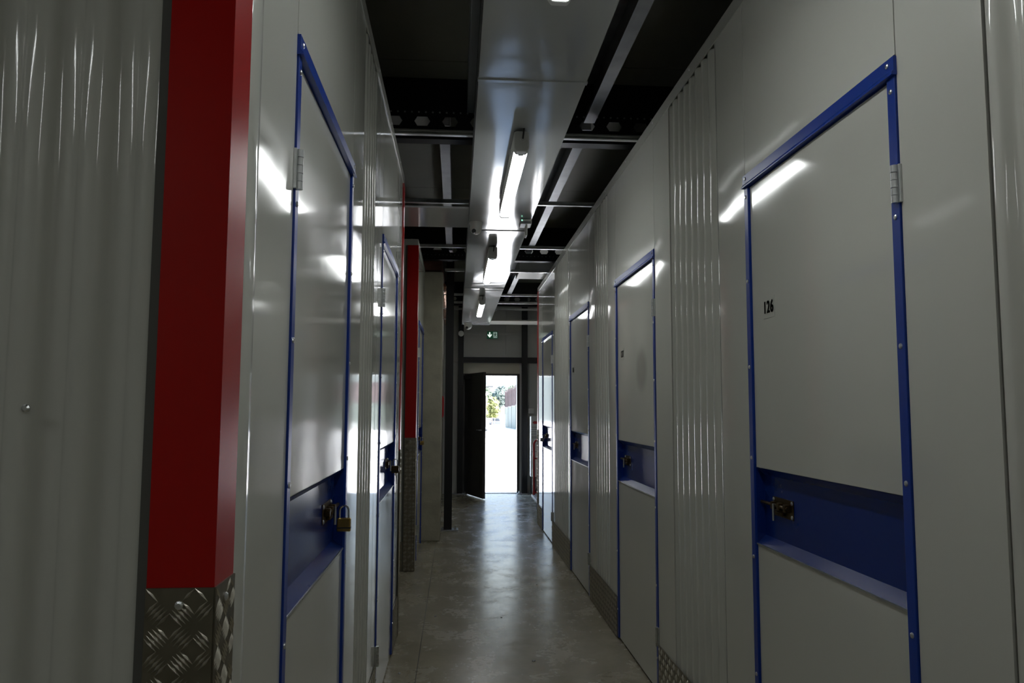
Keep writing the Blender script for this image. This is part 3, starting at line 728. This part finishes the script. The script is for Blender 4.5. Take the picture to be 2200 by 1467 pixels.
for p in ([(dx-.010, zc+.018), (dx+.008, zc+.020), (dx+.004, zc-.010), (dx-.012, zc-.008)], [(dx+.006, zc+.019), (dx+.022, zc+.010), (dx+.020, zc+.002), (dx+.004, zc+.010)],
          [(dx-.010, zc+.018), (dx-.024, zc+.006), (dx-.019, zc+.000), (dx-.006, zc+.010)], [(dx+.003, zc-.008), (dx+.018, zc-.018), (dx+.010, zc-.036), (dx+.004, zc-.034), (dx+.009, zc-.020), (dx-.006, zc-.010)],
          [(dx-.012, zc-.008), (dx-.004, zc-.010), (dx-.014, zc-.030), (dx-.028, zc-.040), (dx-.030, zc-.034), (dx-.019, zc-.026)]):
    man.prism(p, 1, sy-.0028, sy-.0015)
man.build('running_figure', 'sign_green', ex)

# white air box resting on the rails
vb = empty('air_box', (.86, 8.3, 2.79), 'white ventilation box lying on the rails right of the duct', 'air box')
MB().box(.66, 1.08, 8.08, 8.60, 2.785, 2.93).build('casing', 'white_plastic', vb, bevel=.006)
MB().box(.64, 1.10, 8.07, 8.09, 2.78, 2.80).build('front_flange', 'zinc', vb)
MB().cyl((1.0, 8.06, 2.91), (1.0, 8.08, 2.91), .016, 10).build('hose_stub', 'rubber', vb)

# rust coloured duct and foil pipe above the left wall
MB().box(-.52, -.165, 7.86, 11.9, 2.735, 2.95).build('brown_duct', 'rust_duct', label='rust brown duct above the far left unit and column', cat='duct', bevel=.01)
pp = empty('foil_pipe', (-.16, 10, 2.60), 'copper foil wrapped pipe above the plastered wall', 'pipe')
MB().tube([(-.158+.004*math.sin(k*1.7), 8.30+k*.09, 2.64+.012*math.sin(k*2.3)) for k in range(41)], .036, 10).build('insulation', 'copper_foil', pp, smooth=True, angle=180)
for y in (8.6, 9.8, 11.0): MB().box(-.205, -.115, y, y+.02, 2.590, 2.598).build('bracket', 'zinc', pp)
cb = MB().tube([(.55+.02*math.sin(k*.6), 10.9+.01*k, 2.76-.05*math.sin(k*PI/14)) for k in range(15)], .005, 8)
cb.build('hanging_cable', 'white_plastic', smooth=True, label='loop of white cable hanging right of the duct end', cat='cable')

# ------------------------------------------------------------------ red trolley, cabinet at the far right
tr = empty('platform_trolley', (1.3, 9.9, 0), 'red-handled platform trolley behind the right-hand units', 'trolley')
MB().box(1.005, 1.62, 9.15, 10.30, .150, .185).build('platform', 'cart_deck', tr, bevel=.006)
hp = [(1.035, 10.24, .185), (1.035, 10.24, .84)]+[(1.035+.07*(1-math.cos(t*PI/12)), 10.24, .84+.07*math.sin(t*PI/12)) for t in range(1, 7)]+[(1.52, 10.24, .91)]+[(1.52+.07*math.sin(t*PI/12), 10.24, .84+.07*math.cos(t*PI/12)) for t in range(1, 7)]+[(1.59, 10.24, .185)]
MB().tube(hp, .0145, 12).build('handle', 'red_tube', tr, smooth=True)
for z in (.66, .215): MB().cyl((1.035, 10.24, z), (1.59, 10.24, z), .011, 10).build('cross_bar', 'red_tube', tr, smooth=True)
for x in (1.08, 1.55):
    for y in (9.28, 10.16):
        w = empty('caster', (x, y, 0), parent=tr)
        MB().cyl((x-.018, y, .055), (x+.018, y, .055), .055, 20).build('wheel', 'rubber', w, smooth=True)
        MB().box(x-.024, x+.024, y-.025, y+.025, .10, .150).build('fork', 'zinc', w, bevel=.003)

cbn = empty('white_cabinet', (1.6, 11.9, 0), 'white cabinet with notices on dark legs by the end wall', 'cabinet')
MB().box(1.145, 1.95, 11.79, 12.06, .28, 1.20).build('body', 'white_plastic', cbn, bevel=.008)
MB().box(1.155, 1.935, 11.782, 11.79, .66, .668).build('shelf_line', 'paper_grey', cbn)
for x in (1.16, 1.88):
    for y in (11.82, 11.98): MB().box(x, x+.04, y, y+.04, 0, .28).build('leg', 'black_part', cbn)
for k in range(4): MB().tube([(1.20+.15*k, 11.81, .02), (1.30+.15*k, 11.83, .22)], .012, 8).build('brace', 'black_part', cbn)
nt_ = empty('notice_sheet', (1.3, 11.78, .84), 'white notice with red arrow on the cabinet front', 'notice')
MB().box(1.16, 1.64, 11.780, 11.7815, .84, 1.18).build('sheet', 'paper', nt_)
MB().prism([(1.17, 1.105), (1.20, 1.135), (1.20, 1.125), (1.56, 1.125), (1.56, 1.085), (1.20, 1.085), (1.20, 1.075)], 1, 11.7785, 11.7798).build('red_arrow', 'paper_red', nt_)
for k in range(5): MB().box(1.15, 1.15+.38-.05*(k % 2), 11.7788, 11.7798, 1.03-.035*k, 1.040-.035*k).build('print_line', 'paper_grey', nt_)
MB().box(1.15, 1.52, 11.7788, 11.7798, .865, .880).build('print_line', 'paper_grey', nt_)
sw = empty('switch_box', (1.17, YE, 1.23), 'small white switch box on the end wall above the cabinet', 'switch')
MB().box(1.13, 1.22, YE-.05, YE, 1.24, 1.32).build('case', 'white_plastic', sw, bevel=.005)
MB().cyl((1.145, YE-.02, 1.32), (1.145, YE-.02, 2.03), .010, 8).build('conduit', 'panel_grey', sw, smooth=True)

# ------------------------------------------------------------------ floor debris: a few dark chips
for k, (x, y, r_, lab) in enumerate(((.42, 4.15, .009, 'small grey chip on the floor right of the centre'), (.30, 5.0, .006, 'tiny dark chip on the floor in front of the middle lamp reflection'),
                                   (-.12, 5.05, .007, 'dark chip on the floor near the slab joint'), (-.27, 4.0, .008, 'dark crumb on the floor beside the left wall'), (.62, 5.9, .007, 'dark crumb on the floor by the third right-hand door'))):
    s = MB(); s.lathe((x, y, 0), [(r_, 0), (r_*1.1, r_*.3), (r_*.5, r_*.6)], 7); s.build('floor_chip', 'steel_dull', label=lab, cat='debris', group='chips on the concrete floor')

# ------------------------------------------------------------------ yard outside
SL = .0142
def gz(y): return -.02-SL*(y-12.26) if y > 12.26 else -.02
g = MB(); I = {}
gy = [12.262, 16, 25, 45, 80, 130, 200, 320]; gx = [-160, -60, -20, 0, 20, 60, 160]
for i, x in enumerate(gx):
    for j, y in enumerate(gy): I[i, j] = g.P(x, y, gz(y))
for i in range(len(gx)-1):
    for j in range(len(gy)-1): g.face(I[i, j], I[i+1, j], I[i+1, j+1], I[i, j+1])
g.build('ground', 'yard', kind='structure', label='sunlit pale concrete yard outside the exit door', cat='ground')

def container(y0, y1, z0, z1, x0, m, name, label, group, rib=.42, posts=False):
    c = empty(name, (x0+1.2, (y0+y1)/2, z0), label, 'container', group)
    s = MB(); n = int((y1-y0)/rib*4); A = []; B = []
    for i in range(n+1):
        y = y0+(y1-y0)*i/n; w = .05 if (i % 4) in (1, 2) else 0
        A.append(s.P(x0+w, y, z0+.12)); B.append(s.P(x0+w, y, z1-.12))
    for i in range(n): s.face(A[i], A[i+1], B[i+1], B[i])
    s.build('ribbed_side', m, c)
    MB().box(x0+.06, x0+2.4, y0+.02, y1-.02, z0+.05, z1-.05).build('body', m, c)
    MB().box(x0-.03, x0+2.43, y0, y1, z0, z0+.12).build('bottom_rail', m, c)
    MB().box(x0-.03, x0+2.43, y0, y1, z1-.12, z1).build('top_rail', m, c)
    for y in (y0, y1-.15): MB().box(x0-.03, x0+.12, y, y+.15, z0, z1).build('corner_post', m, c)
    if posts:
        for k in range(5): MB().box(x0-.09, x0-.03, y0+.6+k*1.25, y0+.7+k*1.25, z0+.02, z1+.25).build('stake', m, c)
    return c
nm = ['farthest', 'second farthest', 'third farthest', 'fourth farthest', 'nearest']
for k in range(5):
    y1 = 106-6.15*k; y0 = y1-6.05; zb = gz(y0)-.05
    container(y0, y1, zb, zb+2.75, 6.75, 'container_green', 'shipping_container', '%s grey-green container in the row outside on the right' % nm[k], 'green containers in the yard')
    container(y0, y1, zb+2.76, zb+4.75, 6.75, 'container_brown', 'shipping_container', '%s rust brown container on top of the green row' % nm[k], 'brown containers stacked on top', posts=True)

def lamp_post(x, y, h, label, arm=0):
    p = empty('street_lamp', (x, y, gz(y)), label, 'street lamp'); z = gz(y)
    MB().cyl((x, y, z), (x, y, z+h), .13, 10, .09).build('pole', 'lamp_post', p, smooth=True)
    MB().box(x-.3, x+.3, y-.3, y+.3, z, z+.1).build('foot', 'lamp_post', p)
    if arm:
        MB().cyl((x, y, z+h-.3), (x+arm, y, z+h), .07, 8).build('arm', 'lamp_post', p); MB().box(x+arm-.1, x+arm+.5, y-.15, y+.15, z+h-.04, z+h+.06).build('head', 'lamp_post', p)
    else: MB().lathe((x, y, z+h), [(.1, 0), (.25, .1), (.25, .25), (.05, .35)], 12).build('head', 'white_roof', p, smooth=True)
lamp_post(4.32, 114, 4.6, 'thin grey lamp post standing before the yellow tree')
lamp_post(2.05, 75, 4.3, 'street lamp with side arm behind the open door leaf', arm=1.0)

def tree(x, y, h, rx, m, label, n=1500, leaf=.35, trunk=.35, group=None):
    z = gz(y) if y < 320 else -6
    t = empty('tree', (x, y, z), label, 'tree', group)
    MB().cyl((x, y, z), (x, y, z+h*.55), .03*h*.8, 8, .012*h).build('trunk', 'bark', t, smooth=True)
    s = MB(); lobes = []
    for k in range(9):
        a = random.uniform(0, 2*PI); q = random.uniform(.0, .55)*rx
        lobes.append((x+q*math.cos(a), y+q*math.sin(a), z+h*random.uniform(trunk+.08, .82), rx*random.uniform(.38, .6)))
    lobes.append((x, y, z+h*.86, rx*.42))
    for k in range(n):
        lx, ly, lz, lr = random.choice(lobes)
        d = Vector((random.gauss(0, 1), random.gauss(0, 1), random.gauss(0, 1))).normalized()*lr*random.uniform(.7, 1.05)
        c = Vector((lx, ly, lz))+d; a = Vector((random.gauss(0, 1), random.gauss(0, 1), random.gauss(0, 1))).normalized(); b = a.orthogonal().normalized(); l = leaf*random.uniform(.6, 1.2)
        i = len(s.v); s.v += [c-a*l, c+b*l*.5, c+a*l, c-b*l*.5]; s.f.append((i, i+1, i+2, i+3))
    for lx, ly, lz, lr in lobes:
        for r_, hh in ((1, 0),):
            i = len(s.v); pr = [(.001, -.78), (.5, -.6), (.76, 0), (.5, .6), (.001, .78)]
            s.lathe((lx, ly, lz), [(a*lr, b*lr) for a, b in pr], 9)
    s.build('crown', m, t)
tree(4.2, 128, 5.6, 2.0, 'leaf_yellow', 'bright yellow-green tree behind the lamp post', group='trees beyond the yard')
tree(6.2, 133, 4.9, 1.7, 'leaf_yellow', 'smaller yellow-green tree right of the lamp post', group='trees beyond the yard')
tree(9.6, 165, 8.2, 2.7, 'leaf_dark', 'dark blue-green tree left of the containers', group='trees beyond the yard')
tree(6.6, 185, 9.6, 3.4, 'leaf_green', 'tall green tree behind the yellow trees', group='trees beyond the yard')
tree(12.6, 175, 8.6, 2.8, 'leaf_green', 'green tree just behind the far container', group='trees beyond the yard')
tree(2.0, 175, 9.0, 3.2, 'leaf_green', 'green tree hidden behind the open door leaf', group='trees beyond the yard')
tree(17.5, 190, 9.0, 3.4, 'leaf_dark', 'dark tree behind the container row', group='trees beyond the yard')

# low white building, fence, car
wb = empty('white_shed', (6, 150, gz(150)), 'long low white shed beyond the fence', 'shed'); zb = gz(150)
MB().box(-4, 11.2, 148, 155, zb, zb+1.75).build('wall', 'white_roof', wb)
MB().prism([(-4.2, zb+1.75), (11.4, zb+1.75), (11.4, zb+2.0), (-4.2, zb+2.15)], 1, 147.8, 155.2).build('roof', 'white_roof', wb)
fe = empty('wire_fence', (5, 120, gz(120)), 'thin metal fence along the far side of the yard', 'fence'); zb = gz(120)
for k in range(14): MB().cyl((-2+k*1.0, 120, zb), (-2+k*1.0, 120, zb+1.35), .035, 6).build('post', 'steel_dull', fe)
for z in (.25, .75, 1.3): MB().cyl((-2, 120, zb+z), (11, 120, zb+z), .025, 6).build('rail', 'steel_dull', fe)
cz = gz(138)
ca = empty('parked_car', (7.0, 138, cz), 'dark blue car parked beyond the fence', 'car')
MB().box(6.1, 7.95, 136.2, 140.2, cz+.25, cz+.85).build('body', 'car_paint', ca, bevel=.15)
MB().prism([(6.2, cz+.82), (7.85, cz+.82), (7.65, cz+1.42), (6.4, cz+1.42)], 1, 137.0, 139.6).build('cabin', 'car_glass', ca, bevel=.1)
MB().box(6.42, 7.63, 137.3, 139.4, cz+1.41, cz+1.46).build('roof', 'car_paint', ca, bevel=.02)
for x in (6.15, 7.9):
    for y in (136.9, 139.4): MB().cyl((x-.1, y, cz+.32), (x+.1, y, cz+.32), .32, 14).build('wheel', 'rubber', ca, smooth=True)
# hillside
h = MB(); I = {}; NX, NY = 60, 24
for i in range(NX+1):
    for j in range(NY+1):
        x = -260+520*i/NX; t = j/NY; y = 225+360*t
        z = gz(225)-2+170*(t**.9)*(1+.22*noise.noise(Vector((x*.012, t*2, 3))))+3.0*noise.noise(Vector((x*.08, y*.08, 1)))
        I[i, j] = h.P(x, y, z)
for i in range(NX):
    for j in range(NY): h.face(I[i, j], I[i+1, j], I[i+1, j+1], I[i, j+1])
h.build('hill', 'hillside', smooth=True, angle=180, kind='structure', label='pale wooded hillside closing the view outside', cat='hill')
